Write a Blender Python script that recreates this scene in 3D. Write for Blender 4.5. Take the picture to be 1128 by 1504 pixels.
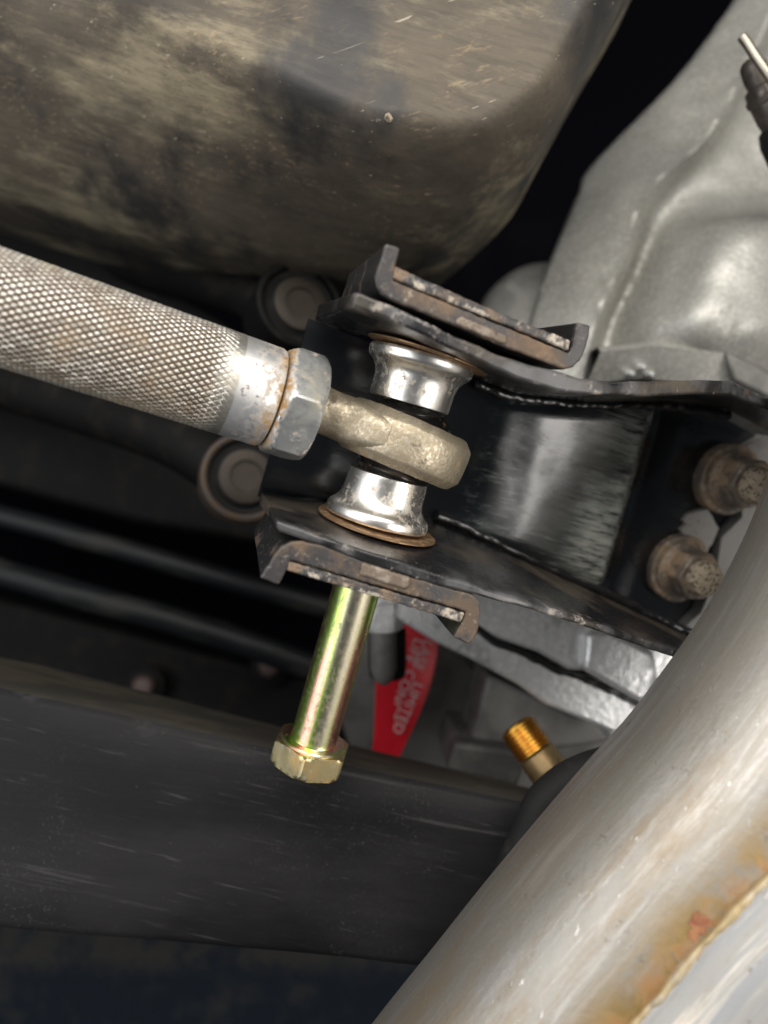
import bpy, bmesh, math, random
import numpy as np
from mathutils import Matrix, Vector

random.seed(7); RNG = np.random.default_rng(7)
for o in list(bpy.data.objects): bpy.data.objects.remove(o)
SC = bpy.context.scene
COL = SC.collection
F = 1050.0                       # focal length of the photograph in its own pixels (1128 wide)

# ------------------------------------------------------------------ camera
cam_d = bpy.data.cameras.new('camera'); cam = bpy.data.objects.new('camera', cam_d); COL.objects.link(cam)
cam_d.sensor_fit = 'HORIZONTAL'; cam_d.sensor_width = 36.0; cam_d.lens = 36.0 * F / 1128.0
cam.location = (0, 0, 0); cam.rotation_euler = (math.radians(90), 0, 0)
cam_d.clip_start = 0.005; cam_d.clip_end = 20
cam_d.dof.use_dof = True; cam_d.dof.focus_distance = 0.242; cam_d.dof.aperture_fstop = 6.8
SC.camera = cam

# ------------------------------------------------------------------ light: an added side fill, a workshop lamp and an open door behind the photographer
w = bpy.data.worlds.new('World'); SC.world = w; w.use_nodes = True
bg = w.node_tree.nodes['Background']; bg.inputs[0].default_value = (0.62, 0.68, 0.75, 1); bg.inputs[1].default_value = 0.06

def area(name, loc, target, sx, sy, power, col):
    d = bpy.data.lights.new(name, 'AREA'); d.shape = 'RECTANGLE'; d.size = sx; d.size_y = sy
    d.energy = power; d.color = col
    o = bpy.data.objects.new(name, d); COL.objects.link(o); o.location = loc
    o.rotation_euler = (Vector(target) - Vector(loc)).to_track_quat('-Z', 'Y').to_euler()
    return o
area('work_lamp', (0.06, -0.24, 0.38), (0.0, 0.26, 0.0), 0.75, 0.40, 4.9, (1.0, 0.96, 0.90))
area('door_light', (-0.50, -0.22, 0.06), (0, 0.26, 0), 0.50, 0.75, 2.6, (0.97, 0.98, 1.0))
area('reflection_fill', (0.52, -0.24, -0.17), (0.04, 0.27, 0.0), 0.30, 0.36, 2.2, (1.0, 0.96, 0.91))  # added unseen lamp, placed so the web panel mirrors it

SC.view_settings.view_transform = 'Standard'; SC.view_settings.look = 'None'
SC.view_settings.exposure = 0.32; SC.view_settings.gamma = 1.0
SC.cycles.use_denoising = True

# ------------------------------------------------------------------ geometry helpers (all lengths in millimetres)
def P(px, py, d): return np.array([(px - 564.0) * d / F, d, (752.0 - py) * d / F])
def unit(v): v = np.asarray(v, float); return v / np.linalg.norm(v)

class Frame:
    def __init__(s, o, x, y, z): s.o = np.asarray(o, float); s.R = np.stack([unit(x), unit(y), unit(z)], 1)
    def mat(s):
        M = Matrix([[*s.R[i], s.o[i] * 1e-3] for i in range(3)] + [[0, 0, 0, 1]]); return M
    def loc(s, p): return s.R.T @ (np.asarray(p, float) - s.o)
    def wld(s, q): return s.o + s.R @ np.asarray(q, float)
def world_frame(o): return Frame(o, (1, 0, 0), (0, 1, 0), (0, 0, 1))
def axis_frame(o, z, near=(0, -1, 0)):
    """local z along the axis, local x towards the viewer"""
    z = unit(z); x = np.asarray(near, float); x = unit(x - z * x.dot(z)); y = np.cross(z, x)
    return Frame(o, x, y, z)

def mesh_obj(name, V, Fc, fr, material, parent=None, smooth=35, bevel=0, seg=2, attrs=None):
    me = bpy.data.meshes.new(name)
    V = np.asarray(V, float) * 1e-3
    if isinstance(Fc, np.ndarray):
        me.vertices.add(len(V)); me.vertices.foreach_set('co', V.astype(np.float32).ravel())
        n = len(Fc); k = Fc.shape[1]
        me.loops.add(n * k); me.loops.foreach_set('vertex_index', Fc.astype(np.int32).ravel())
        me.polygons.add(n); me.polygons.foreach_set('loop_start', np.arange(0, n * k, k, dtype=np.int32))
        me.update(calc_edges=True)
    else:
        me.from_pydata(V.tolist(), [], [list(map(int, f)) for f in Fc]); me.update()
    bm = bmesh.new(); bm.from_mesh(me)
    bmesh.ops.recalc_face_normals(bm, faces=bm.faces)
    bm.to_mesh(me); bm.free()
    if attrs:
        for an, av in attrs.items():
            a = me.attributes.new(an, 'FLOAT', 'POINT'); a.data.foreach_set('value', np.asarray(av, np.float32))
    if smooth:
        me.polygons.foreach_set('use_smooth', [True] * len(me.polygons)); me.set_sharp_from_angle(angle=math.radians(smooth))
    me.materials.append(material)
    o = bpy.data.objects.new(name, me); COL.objects.link(o)
    M = fr.mat()
    if parent is not None:
        o.parent = parent; o.matrix_basis = MW[parent.name].inverted() @ M
    else: o.matrix_basis = M
    MW[o.name] = M
    if bevel:
        b = o.modifiers.new('bevel', 'BEVEL'); b.width = bevel * 1e-3; b.segments = seg; b.limit_method = 'ANGLE'; b.angle_limit = math.radians(40)
    return o
MW = {}
def tube_uv(o, n, path, rad):
    '''u = mm around, v = mm along, both scaled to metres'''
    me = o.data; s_ = np.r_[0, np.cumsum(np.linalg.norm(np.diff(path, axis=0), axis=1))]
    li = np.zeros(len(me.loops), np.int32); me.loops.foreach_get('vertex_index', li)
    j = li % n; uu = np.minimum(j, n - j) * 2 * np.pi / n * rad * 1e-3; vv = s_[li // n] * 1e-3
    ul = me.uv_layers.new(name='along'); ul.data.foreach_set('uv', np.stack([uu, vv], 1).astype(np.float32).ravel())
def empty(name, fr):
    o = bpy.data.objects.new(name, None); o.empty_display_size = 0.01; COL.objects.link(o)
    o.matrix_basis = fr.mat(); MW[o.name] = fr.mat(); return o
def tag(o, label, cat=None, group=None, kind=None):
    o['label'] = label
    if cat: o['category'] = cat
    if group: o['group'] = group
    if kind: o['kind'] = kind
    return o

def catmull(pts, n):
    """smooth curve through the points, n samples evenly spread"""
    p = np.asarray(pts, float); q = np.vstack([2 * p[0] - p[1], p, 2 * p[-1] - p[-2]])
    out = []
    for i in range(1, len(q) - 2):
        for t in np.linspace(0, 1, 16, endpoint=False):
            a, b, c, d = q[i - 1], q[i], q[i + 1], q[i + 2]
            out.append(.5 * (2 * b + (c - a) * t + (2 * a - 5 * b + 4 * c - d) * t * t + (-a + 3 * b - 3 * c + d) * t ** 3))
    out.append(p[-1]); return resample(np.array(out), n)
def resample(p, n):
    p = np.asarray(p, float); s = np.r_[0, np.cumsum(np.linalg.norm(np.diff(p, axis=0), axis=1))]
    t = np.linspace(0, s[-1], n); return np.stack([np.interp(t, s, p[:, k]) for k in range(p.shape[1])], 1)
def by_x(p, fr):
    """sample a polyline at the given fractions of its x extent"""
    p = np.asarray(p, float); x = p[0, 0] + (p[-1, 0] - p[0, 0]) * np.asarray(fr)
    return np.stack([np.interp(x, p[:, 0], p[:, k]) for k in range(p.shape[1])], 1)

def grid_faces(n, m, wrap=False):
    i, j = np.meshgrid(np.arange(n - 1), np.arange(m if wrap else m - 1), indexing='ij')
    j2 = (j + 1) % m
    return np.stack([i * m + j, (i + 1) * m + j, (i + 1) * m + j2, i * m + j2], -1).reshape(-1, 4)

def vnoise(p, scale, seed=0):
    """cheap smooth noise, -1..1, from summed sines"""
    p = np.asarray(p, float) * scale; r = np.random.default_rng(seed); v = np.zeros(p.shape[:-1])
    for k in range(10):
        d = r.normal(size=p.shape[-1]); d *= (0.6 + 1.6 * k / 9) / np.linalg.norm(d)
        v = v + np.sin(p @ d * 2.2 + r.uniform(0, 6.28)) / (1 + 0.25 * k)
    return v / 3.2

def lathe(profile, n=72, rough=0, seed=0, rfun=None, caps=True, rs=0.5):
    """(z, r) profile about local z"""
    pr = np.asarray(profile, float); th = np.linspace(0, 2 * np.pi, n, endpoint=False)
    V = []
    for z, r in pr:
        rr = np.full(n, r) if rfun is None else np.minimum(r, rfun(th))
        V.append(np.stack([rr * np.cos(th), rr * np.sin(th), np.full(n, z)], 1))
    V = np.array(V)
    if rough:
        nz = vnoise(V.reshape(-1, 3), rs, seed).reshape(len(pr), n, 1) * rough
        V[..., :2] *= 1 + nz / np.maximum(pr[:, 1], 1e-3).reshape(-1, 1, 1)
    m = len(pr); Fc = grid_faces(m, n, True).tolist(); V = V.reshape(-1, 3)
    if caps: Fc.append(list(range(n))); Fc.append(list(range((m - 1) * n, m * n))[::-1])
    return V, Fc
def hexfun(af, rot=0):
    return lambda th: (af / 2) / np.cos((th - rot + np.pi / 6) % (np.pi / 3) - np.pi / 6)

def tube(path, rad, n=24, caps=True, rough=0, rs=0.4, seed=0):
    p = np.asarray(path, float); m = len(p); rad = np.broadcast_to(np.asarray(rad, float), (m,))
    t = np.gradient(p, axis=0); t /= np.linalg.norm(t, axis=1)[:, None]
    up = np.array([0.123, -0.9, 0.4]); V = []
    x = unit(up - t[0] * up.dot(t[0])); th = np.linspace(0, 2 * np.pi, n, endpoint=False)
    for i in range(m):
        x = unit(x - t[i] * x.dot(t[i])); y = np.cross(t[i], x)
        V.append(p[i] + rad[i] * (np.cos(th)[:, None] * x + np.sin(th)[:, None] * y))
    V = np.array(V)
    if rough:
        d = V - p[:, None]; V = p[:, None] + d * (1 + vnoise(V.reshape(-1, 3), rs, seed).reshape(m, n, 1) * rough)
    V = V.reshape(-1, 3); Fc = grid_faces(m, n, True).tolist()
    if caps: Fc.append(list(range(n))); Fc.append(list(range((m - 1) * n, m * n))[::-1])
    return V, Fc

def prism(poly_a, poly_b):
    n = len(poly_a); V = np.vstack([poly_a, poly_b])
    Fc = [[i, (i + 1) % n, n + (i + 1) % n, n + i] for i in range(n)]
    return V, Fc + [list(range(n))[::-1], list(range(n, 2 * n))]

def box(x0, x1, y0, y1, z0, z1):
    a = [(x0, y0, z0), (x1, y0, z0), (x1, y0, z1), (x0, y0, z1)]; b = [(x, y1, z) for x, y, z in a]
    return prism(np.array(a, float), np.array(b, float))

def loft_rows(rows, nu, nv):
    """smooth sheet through rows of world points; rows run across, points run along"""
    R = np.array([catmull(r, nv) for r in rows])
    return np.stack([catmull(R[:, j], nu) for j in range(nv)], 1)

# ------------------------------------------------------------------ procedural materials
def material(name, base, rough=.5, metal=0., layers=(), bumps=(), coat=0., var=0.0, spec=.5):
    m = bpy.data.materials.new(name); m.use_nodes = True; nt = m.node_tree; N = nt.nodes; L = nt.links
    bs = N['Principled BSDF']
    tc = N.new('ShaderNodeTexCoord')
    def coords(stretch, rot=(0, 0, 0), off=0.0, uv=False):
        mp = N.new('ShaderNodeMapping'); mp.inputs['Scale'].default_value = stretch
        mp.inputs['Rotation'].default_value = [math.radians(a) for a in rot]; mp.inputs['Location'].default_value = (off, off * .7, off * 1.3)
        if any(rot):
            pre = N.new('ShaderNodeMapping'); pre.inputs['Rotation'].default_value = [math.radians(a) for a in rot]
            mp.inputs['Rotation'].default_value = (0, 0, 0)
            L.new(tc.outputs['Object'], pre.inputs[0]); L.new(pre.outputs[0], mp.inputs[0])
        else: L.new(tc.outputs['UV' if uv else 'Object'], mp.inputs[0])
        return mp.outputs[0]
    def noise(scale, detail=4, stretch=(1, 1, 1), rot=(0, 0, 0), off=0.0, kind='noise', rgh=.6, dist=0.0, uv=False):
        if kind == 'voronoi':
            n = N.new('ShaderNodeTexVoronoi'); n.inputs['Scale'].default_value = scale; o = n.outputs['Distance']
        elif kind == 'cells':
            n = N.new('ShaderNodeTexVoronoi'); n.feature = 'DISTANCE_TO_EDGE'; n.inputs['Scale'].default_value = scale; o = n.outputs['Distance']
        else:
            n = N.new('ShaderNodeTexNoise'); n.inputs['Scale'].default_value = scale; n.inputs['Detail'].default_value = detail
            n.inputs['Roughness'].default_value = rgh; n.inputs['Distortion'].default_value = dist; o = n.outputs['Fac']
        L.new(coords(stretch, rot, off, uv), n.inputs['Vector']); return o
    def math_(op, a, b=None):
        n = N.new('ShaderNodeMath'); n.operation = op; n.use_clamp = (op in ('MULTIPLY', 'ADD'))
        for k, x in enumerate((a, b)):
            if x is None: continue
            if isinstance(x, (int, float)): n.inputs[k].default_value = x
            else: L.new(x, n.inputs[k])
        return n.outputs[0]
    def remap(x, lo, hi):
        n = N.new('ShaderNodeMapRange'); n.interpolation_type = 'SMOOTHSTEP'; n.inputs['From Min'].default_value = lo; n.inputs['From Max'].default_value = hi
        if lo > hi:
            n.inputs['From Min'].default_value = hi; n.inputs['From Max'].default_value = lo; n.inputs['To Min'].default_value = 1; n.inputs['To Max'].default_value = 0
        L.new(x, n.inputs['Value']); return n.outputs[0]
    def mixf(f, a, b):
        n = N.new('ShaderNodeMix'); n.data_type = 'FLOAT'; L.new(f, n.inputs[0])
        for k, x in ((2, a), (3, b)):
            if isinstance(x, (int, float)): n.inputs[k].default_value = x
            else: L.new(x, n.inputs[k])
        return n.outputs[0]
    def mixc(f, a, b):
        n = N.new('ShaderNodeMix'); n.data_type = 'RGBA'; L.new(f, n.inputs[0])
        for k, x in ((6, a), (7, b)):
            if isinstance(x, tuple): n.inputs[k].default_value = (*x, 1)
            else: L.new(x, n.inputs[k])
        return n.outputs[2]
    col, rg, mt = base, rough, metal
    if var:
        f = remap(noise(60, 5, off=3.1), .3, .7); col = mixc(f, tuple(c * (1 - var) for c in base), tuple(min(1, c * (1 + var)) for c in base))
    for ly in layers:
        f = None
        if 'noise' in ly or 'kind' in ly:
            a = dict(ly.get('noise', {})); f = noise(a.pop('scale', 200), **a); f = remap(f, *ly['range'])
        if 'times' in ly:
            a = dict(ly['times']); rr = a.pop('range'); g = remap(noise(a.pop('scale', 50), **a), *rr); f = g if f is None else math_('MULTIPLY', f, g)
        if 'attr' in ly:
            at = N.new('ShaderNodeAttribute'); at.attribute_name = ly['attr']; g = remap(at.outputs['Fac'], *ly.get('attr_range', (0, 1))); f = g if f is None else math_('MULTIPLY', f, g)
        if 'pos' in ly:               # (axis, from, to) in mm along a local axis, with a ragged edge
            ax, lo, hi = ly['pos']; sp = N.new('ShaderNodeSeparateXYZ'); L.new(tc.outputs['Object'], sp.inputs[0])
            wob = math_('MULTIPLY_ADD', noise(ly.get('wob_scale', 180), 5, off=8.), 0.0)
            nd = wob.node; nd.inputs[1].default_value = ly.get('wob', 3.0) * 2e-3; nd.inputs[2].default_value = -ly.get('wob', 3.0) * 1e-3
            ad = N.new('ShaderNodeMath'); ad.operation = 'ADD'; L.new(sp.outputs['XYZ'.index(ax)], ad.inputs[0]); L.new(wob, ad.inputs[1])
            g = remap(ad.outputs[0], lo * 1e-3, hi * 1e-3); f = g if f is None else math_('MULTIPLY', f, g)
        if 'amount' in ly: f = math_('MULTIPLY', f, ly['amount'])
        if 'color' in ly: col = mixc(f, col, ly['color'])
        if 'rough' in ly: rg = mixf(f, rg, ly['rough'])
        if 'metal' in ly: mt = mixf(f, mt, ly['metal'])
    for sock, v in (('Base Color', col), ('Roughness', rg), ('Metallic', mt)):
        if isinstance(v, tuple): bs.inputs[sock].default_value = (*v, 1)
        elif isinstance(v, (int, float)): bs.inputs[sock].default_value = v
        else: L.new(v, bs.inputs[sock])
    bs.inputs['Coat Weight'].default_value = coat; bs.inputs['Coat Roughness'].default_value = .22
    bs.inputs['Specular IOR Level'].default_value = spec
    prev = None
    for b in bumps:
        b = dict(b); st = b.pop('strength'); dd = b.pop('dist_mm', .3); rr = b.pop('range', None); h = noise(b.pop('scale'), **b)
        if rr: h = remap(h, *rr)
        bn = N.new('ShaderNodeBump'); bn.inputs['Strength'].default_value = st; bn.inputs['Distance'].default_value = dd * 1e-3
        L.new(h, bn.inputs['Height'])
        if prev is not None: L.new(prev, bn.inputs['Normal'])
        prev = bn.outputs[0]
    if prev is not None: L.new(prev, bs.inputs['Normal'])
    return m

TAN, RUST, BROWN, DARK = (.42, .31, .18), (.30, .13, .04), (.13, .075, .04), (.012, .012, .013)
M = {}
M['zinc'] = material('zinc_plate', (.62, .61, .57), .33, 1, [
    dict(noise=dict(scale=90, detail=6), range=(.35, .7), color=(.78, .77, .72), rough=.22),
    dict(noise=dict(scale=520, detail=4), range=(.60, .72), color=(.16, .12, .08), rough=.7, metal=.2, amount=.7),
    dict(noise=dict(scale=110, detail=6, off=4.), range=(.58, .68), color=(.40, .25, .10), rough=.8, metal=0., amount=.8)],
    [dict(scale=700, strength=.25, dist_mm=.12), dict(scale=2200, strength=.15, dist_mm=.05)])
M['knurl'] = material('knurled_steel', (.62, .60, .55), .34, .9, [
    dict(noise=dict(scale=30, detail=6), range=(.42, .66), color=(.50, .46, .38), rough=.48),
    dict(noise=dict(scale=200, detail=5), range=(.12, .36), attr='groove', attr_range=(.10, .60), color=(.095, .058, .030), rough=.9, metal=0.),
    dict(noise=dict(scale=60, detail=8, off=2., rgh=.7), range=(.48, .70), color=(.30, .22, .13), rough=.8, metal=.3, amount=.75)],
    [dict(scale=1800, strength=.15, dist_mm=.06)])
M['collar'] = material('turned_steel_collar', (.80, .80, .79), .40, .85, [
    dict(noise=dict(scale=420, detail=7, rgh=.72), range=(.47, .56), pos=('Z', -14, -2), wob=7, color=(.30, .21, .12), rough=.8, metal=.3, amount=.75),
    dict(noise=dict(scale=120, detail=7), range=(.38, .56), pos=('Z', -6, -1), wob=4, color=(.38, .23, .09), rough=.85, metal=0.),
    dict(noise=dict(scale=700, detail=6, off=6.), range=(.58, .64), times=dict(scale=50, detail=4, range=(.46, .56)), color=(.14, .10, .07), rough=.8, metal=.2, amount=.9)],
    [dict(scale=500, strength=.2, dist_mm=.12)])
M['nut'] = material('dirty_zinc_nut', (.66, .67, .66), .34, .9, [
    dict(noise=dict(scale=90, detail=8, rgh=.7), range=(.44, .68), color=(.40, .40, .35), rough=.5, metal=.6, amount=.7),
    dict(noise=dict(scale=80, detail=5, off=1.4), range=(.52, .70), color=(.46, .40, .25), rough=.55, metal=.5, amount=.7),
    dict(noise=dict(scale=150, detail=9, off=5., rgh=.72), range=(.58, .66), color=(.36, .21, .08), rough=.85, metal=0., amount=.9),
    dict(noise=dict(scale=420, detail=6), range=(.40, .56), pos=('Z', -4.2, -6.4), wob=1.5, color=(.30, .17, .06), rough=.9, metal=0.)],
    [dict(scale=350, strength=.3, dist_mm=.25), dict(scale=1500, strength=.2, dist_mm=.08)])
M['rodend'] = material('dusty_gold_forging', (.36, .30, .21), .48, .65, [
    dict(noise=dict(scale=700, detail=6, rgh=.75), range=(.46, .62), color=(.58, .53, .42), rough=.38, metal=.85, amount=.8),
    dict(noise=dict(scale=60, detail=9, off=2., rgh=.7), range=(.50, .66), color=(.27, .185, .10), rough=.8, metal=.1, amount=.75),
    dict(noise=dict(scale=120, detail=9, off=7., rgh=.75), range=(.57, .66), color=(.09, .07, .05), rough=.9, metal=0., amount=.8)],
    [dict(scale=900, strength=.5, dist_mm=.3), dict(scale=200, strength=.3, dist_mm=.5)])
M['ball'] = material('black_bearing_ball', (.008, .0075, .0075), .10, 0, [
    dict(noise=dict(scale=200, detail=6), range=(.60, .67), color=(.16, .10, .05), rough=.8, amount=.6)], coat=.6)
M['spacer'] = material('turned_spacer', (.80, .785, .75), .34, .96, [
    dict(noise=dict(scale=30, detail=5), range=(.35, .65), color=(.84, .81, .74), rough=.25),
    dict(noise=dict(scale=300, detail=9, off=2., rgh=.75), range=(.50, .64), times=dict(scale=40, detail=6, off=3.6, range=(.50, .62)), color=(.42, .28, .13), rough=.8, metal=.1, amount=.75),
    dict(noise=dict(scale=700, detail=7, rgh=.75), range=(.56, .64), times=dict(scale=50, detail=4, off=9., range=(.50, .64)), color=(.13, .10, .08), rough=.8, metal=.1, amount=.6)],
    [dict(scale=260, strength=.05, dist_mm=.15, stretch=(.2, .2, 4)), dict(scale=60, strength=.08, dist_mm=.5)])
M['washer'] = material('copper_brown_washer', (.36, .23, .13), .42, .8, [
    dict(noise=dict(scale=300, detail=5), range=(.5, .64), color=(.20, .12, .06), rough=.8, metal=.2)], [dict(scale=800, strength=.2, dist_mm=.1)])
M['bolt'] = material('yellow_passivated_bolt', (.74, .68, .50), .30, 1, [
    dict(noise=dict(scale=80, detail=4, stretch=(1, 1, .08)), range=(.44, .54), color=(.52, .74, .16)),
    dict(noise=dict(scale=70, detail=2, stretch=(1, 1, .09), off=3.), range=(.52, .57), color=(.86, .46, .34)),
    dict(noise=dict(scale=60, detail=2, stretch=(1, 1, .12), off=6.), range=(.56, .62), color=(.80, .72, .44)),
    dict(noise=dict(scale=500, detail=7, rgh=.7), range=(.46, .66), color=(.52, .46, .32), rough=.45, amount=.8),
    dict(noise=dict(scale=400, detail=7, stretch=(1, 1, .5), off=4., rgh=.7), range=(.56, .66), color=(.26, .22, .14), rough=.5, metal=.7, amount=.65)],
    [dict(scale=700, strength=.15, dist_mm=.08), dict(scale=2500, strength=.15, dist_mm=.04, stretch=(1, 1, .3))])
M['bolthead'] = material('worn_yellow_bolt_head', (.70, .60, .34), .33, 1, [
    dict(noise=dict(scale=90, detail=7), range=(.46, .62), color=(.78, .56, .26), rough=.4),
    dict(noise=dict(scale=260, detail=9, rgh=.75), range=(.55, .63), color=(.74, .72, .62), rough=.35),
    dict(noise=dict(scale=200, detail=9, off=4., rgh=.75), range=(.58, .66), color=(.20, .17, .10), rough=.6, metal=.5, amount=.8)],
    [dict(scale=700, strength=.3, dist_mm=.15)])
M['black'] = material('black_bracket_paint', (.014, .014, .015), .26, 0, [
    dict(noise=dict(scale=60, detail=6), range=(.55, .72), color=(.05, .043, .036), rough=.55),
    dict(noise=dict(scale=1500, detail=2), range=(.74, .78), color=(.20, .18, .16), rough=.8, amount=.5)],
    [dict(scale=90, strength=.25, dist_mm=.5), dict(scale=600, strength=.2, dist_mm=.15)], coat=.35)
M['edge'] = material('chipped_black_plate', (.013, .013, .0145), .27, 0, [
    dict(noise=dict(scale=22, detail=8), range=(.46, .66), color=(.075, .060, .042), rough=.7),
    dict(noise=dict(scale=60, detail=8, off=2.), range=(.42, .62), attr='front', color=(.075, .074, .076), rough=.5),
    dict(noise=dict(scale=150, detail=10, off=2., rgh=.75), range=(.51, .60), attr='front', times=dict(scale=20, detail=5, off=5.5, range=(.50, .60)), color=(.34, .30, .26), rough=.75, amount=.8),
    dict(noise=dict(scale=140, detail=9, off=6., rgh=.72), range=(.60, .70), color=(.11, .070, .042), rough=.9, amount=.7),
    dict(noise=dict(scale=420, detail=8, off=8.), range=(.64, .68), attr='front', color=(.30, .27, .24), rough=.8, amount=.6)],
    [dict(scale=130, strength=.5, dist_mm=.5), dict(scale=700, strength=.35, dist_mm=.2)], coat=.3)
M['guide'] = material('rusty_cam_guide', (.018, .018, .019), .36, 0, [
    dict(noise=dict(scale=90, detail=8, off=1.), range=(.55, .68), color=(.075, .055, .040), rough=.8),
    dict(attr='front', attr_range=(.2, .9), color=(.100, .070, .047), rough=.65),
    dict(attr='front', noise=dict(scale=45, detail=10, rgh=.72), range=(.44, .56), color=(.042, .040, .041), rough=.42),
    dict(attr='front', noise=dict(scale=90, detail=10, off=2., rgh=.72), range=(.50, .68), color=(.165, .108, .066), rough=.8),
    dict(attr='front', noise=dict(scale=170, detail=10, off=6., rgh=.76), range=(.57, .67), color=(.36, .30, .24), rough=.8, amount=.7),
    dict(noise=dict(scale=600, detail=6), range=(.62, .68), color=(.30, .25, .20), rough=.8, amount=.4)],
    [dict(scale=140, strength=.5, dist_mm=.6), dict(scale=800, strength=.35, dist_mm=.2)])
M['strip'] = material('chipped_slide_plate', (.040, .040, .042), .46, 0, [
    dict(noise=dict(scale=30, detail=11, rgh=.75), range=(.49, .54), color=(.44, .385, .315), rough=.75),
    dict(noise=dict(scale=130, detail=10, off=3., rgh=.75), range=(.48, .64), color=(.27, .18, .11), rough=.85, amount=.75),
    dict(noise=dict(scale=500, detail=8, rgh=.75), range=(.54, .66), color=(.10, .08, .065), amount=.7)],
    [dict(scale=200, strength=.5, dist_mm=.4), dict(scale=900, strength=.3, dist_mm=.2)])
M['wpatch'] = material('worn_weld_patch', (.15, .115, .085), .6, .2, [
    dict(noise=dict(scale=120, detail=10, rgh=.75), range=(.48, .62), color=(.34, .29, .24), rough=.7, amount=.8),
    dict(noise=dict(scale=260, detail=8, off=3.), range=(.56, .66), color=(.06, .05, .045))],
    [dict(scale=200, strength=.6, dist_mm=.5)])
M['web'] = material('smeared_web_paint_with_painted_sheen', (.007, .008, .010), .15, 0, [
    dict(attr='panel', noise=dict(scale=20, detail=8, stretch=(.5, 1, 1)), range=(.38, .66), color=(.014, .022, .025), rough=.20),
    dict(attr='panel', noise=dict(scale=320, detail=10, stretch=(.12, 1, 1.4), off=3., rgh=.78), range=(.50, .66), times=dict(scale=20, detail=8, off=6., range=(.44, .64)), color=(.15, .175, .165), rough=.5, amount=.6),  # smear streaks, with reflected light painted into the panel colour
    dict(attr='painted_sheen', noise=dict(scale=320, detail=10, stretch=(.12, 1, 1.3), off=1., rgh=.78), range=(.36, .58), color=(.30, .31, .28), rough=.5, amount=.9),  # pale band painted in as light reflected off the black panel
    dict(noise=dict(scale=26, detail=9, stretch=(.5, 1, 1), off=8., rgh=.7), range=(.50, .64), color=(.006, .007, .008), rough=.45, amount=.7),
    dict(noise=dict(scale=1300, detail=3), range=(.73, .76), color=(.22, .21, .20), rough=.8, amount=.4)],
    [dict(scale=40, strength=.35, dist_mm=1.0, stretch=(.5, 1, 1.2)), dict(scale=500, strength=.3, dist_mm=.2, stretch=(.2, 1, 1.2))], coat=.5)
M['dirtbolt'] = material('dirt_caked_bolt', (.14, .115, .095), .6, .4, [
    dict(noise=dict(scale=70, detail=8, rgh=.65), range=(.44, .62), color=(.25, .175, .11), rough=.85, metal=0.),
    dict(noise=dict(scale=140, detail=8, off=3., rgh=.7), range=(.52, .66), color=(.34, .30, .25), rough=.7, amount=.8),
    dict(noise=dict(scale=200, detail=8, off=6., rgh=.7), range=(.58, .68), color=(.03, .025, .02), rough=.9)],
    [dict(scale=260, strength=.6, dist_mm=.6), dict(scale=900, strength=.4, dist_mm=.3)])
M['tip'] = material('sand_caked_stud_tip', (.34, .28, .20), .9, 0, [
    dict(noise=dict(scale=700, detail=5), range=(.50, .58), color=(.09, .07, .05))], [dict(scale=700, strength=.9, dist_mm=.9)])
M['bare'] = material('bare_grey_patch', (.20, .19, .175), .6, .2, [
    dict(noise=dict(scale=400, detail=5), range=(.6, .68), color=(.06, .05, .05))], [dict(scale=500, strength=.2, dist_mm=.1)])
M['tank'] = material('scuffed_black_tank', (.036, .032, .028), .6, 0, [
    dict(noise=dict(scale=8, detail=9, stretch=(.45, 1, 1.3), rgh=.66), range=(.42, .64), color=(.125, .104, .077), rough=.72),
    dict(noise=dict(scale=12, detail=10, stretch=(.45, 1, 1.5), off=2.3, rgh=.72), range=(.46, .62), color=(.37, .315, .21), rough=.76, amount=.85),
    dict(noise=dict(scale=420, detail=8, stretch=(.12, 1, 1.2), rgh=.78), range=(.42, .70), color=(.055, .047, .037), rough=.7, amount=.55),
    dict(noise=dict(scale=500, detail=7, stretch=(.2, 1, 1.0), off=4., rot=(0, 34, 0), rgh=.72), range=(.52, .68), times=dict(scale=24, detail=10, off=7.7, rgh=.76, range=(.48, .62)), color=(.42, .31, .18), rough=.8, amount=.6),
    dict(noise=dict(scale=10, detail=7, off=9.4, stretch=(1.3, 1, .8), rgh=.6), range=(.49, .64), color=(.024, .025, .028), rough=.45, amount=.85),
    dict(noise=dict(scale=520, detail=3, stretch=(1.0, 1, .02), rot=(0, -52, 0), off=5.), range=(.69, .70), color=(.46, .42, .33), amount=.6),
    dict(noise=dict(scale=1100, detail=2, off=1.), range=(.78, .80), color=(.60, .54, .36), amount=.6)],
    [dict(scale=500, strength=.3, dist_mm=.25, stretch=(.25, 1, 1.5)), dict(scale=26, strength=.25, dist_mm=1.8)], spec=.35)
M['cast'] = material('bead_blasted_casting', (.385, .38, .35), .5, .5, [
    dict(noise=dict(scale=16, detail=9, rgh=.68), range=(.40, .64), color=(.28, .275, .25), rough=.58),
    dict(noise=dict(scale=420, detail=8, rgh=.78), range=(.46, .62), color=(.56, .55, .51), rough=.38, amount=.7),
    dict(noise=dict(scale=40, detail=10, off=3., rgh=.72), range=(.55, .68), color=(.20, .19, .165), rough=.75, metal=.2, amount=.7)],
    [dict(scale=330, strength=.45, dist_mm=.4), dict(scale=60, strength=.2, dist_mm=1.0)])
M['castlow'] = material('rough_silver_casting', (.74, .745, .745), .42, .6, [
    dict(noise=dict(scale=300, detail=5), range=(.46, .60), color=(.86, .86, .85), rough=.36),
    dict(noise=dict(scale=60, detail=6, off=3.), range=(.56, .68), color=(.48, .48, .47), rough=.6)],
    [dict(scale=260, strength=.6, dist_mm=.9), dict(scale=700, strength=.3, dist_mm=.3)])
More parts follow.
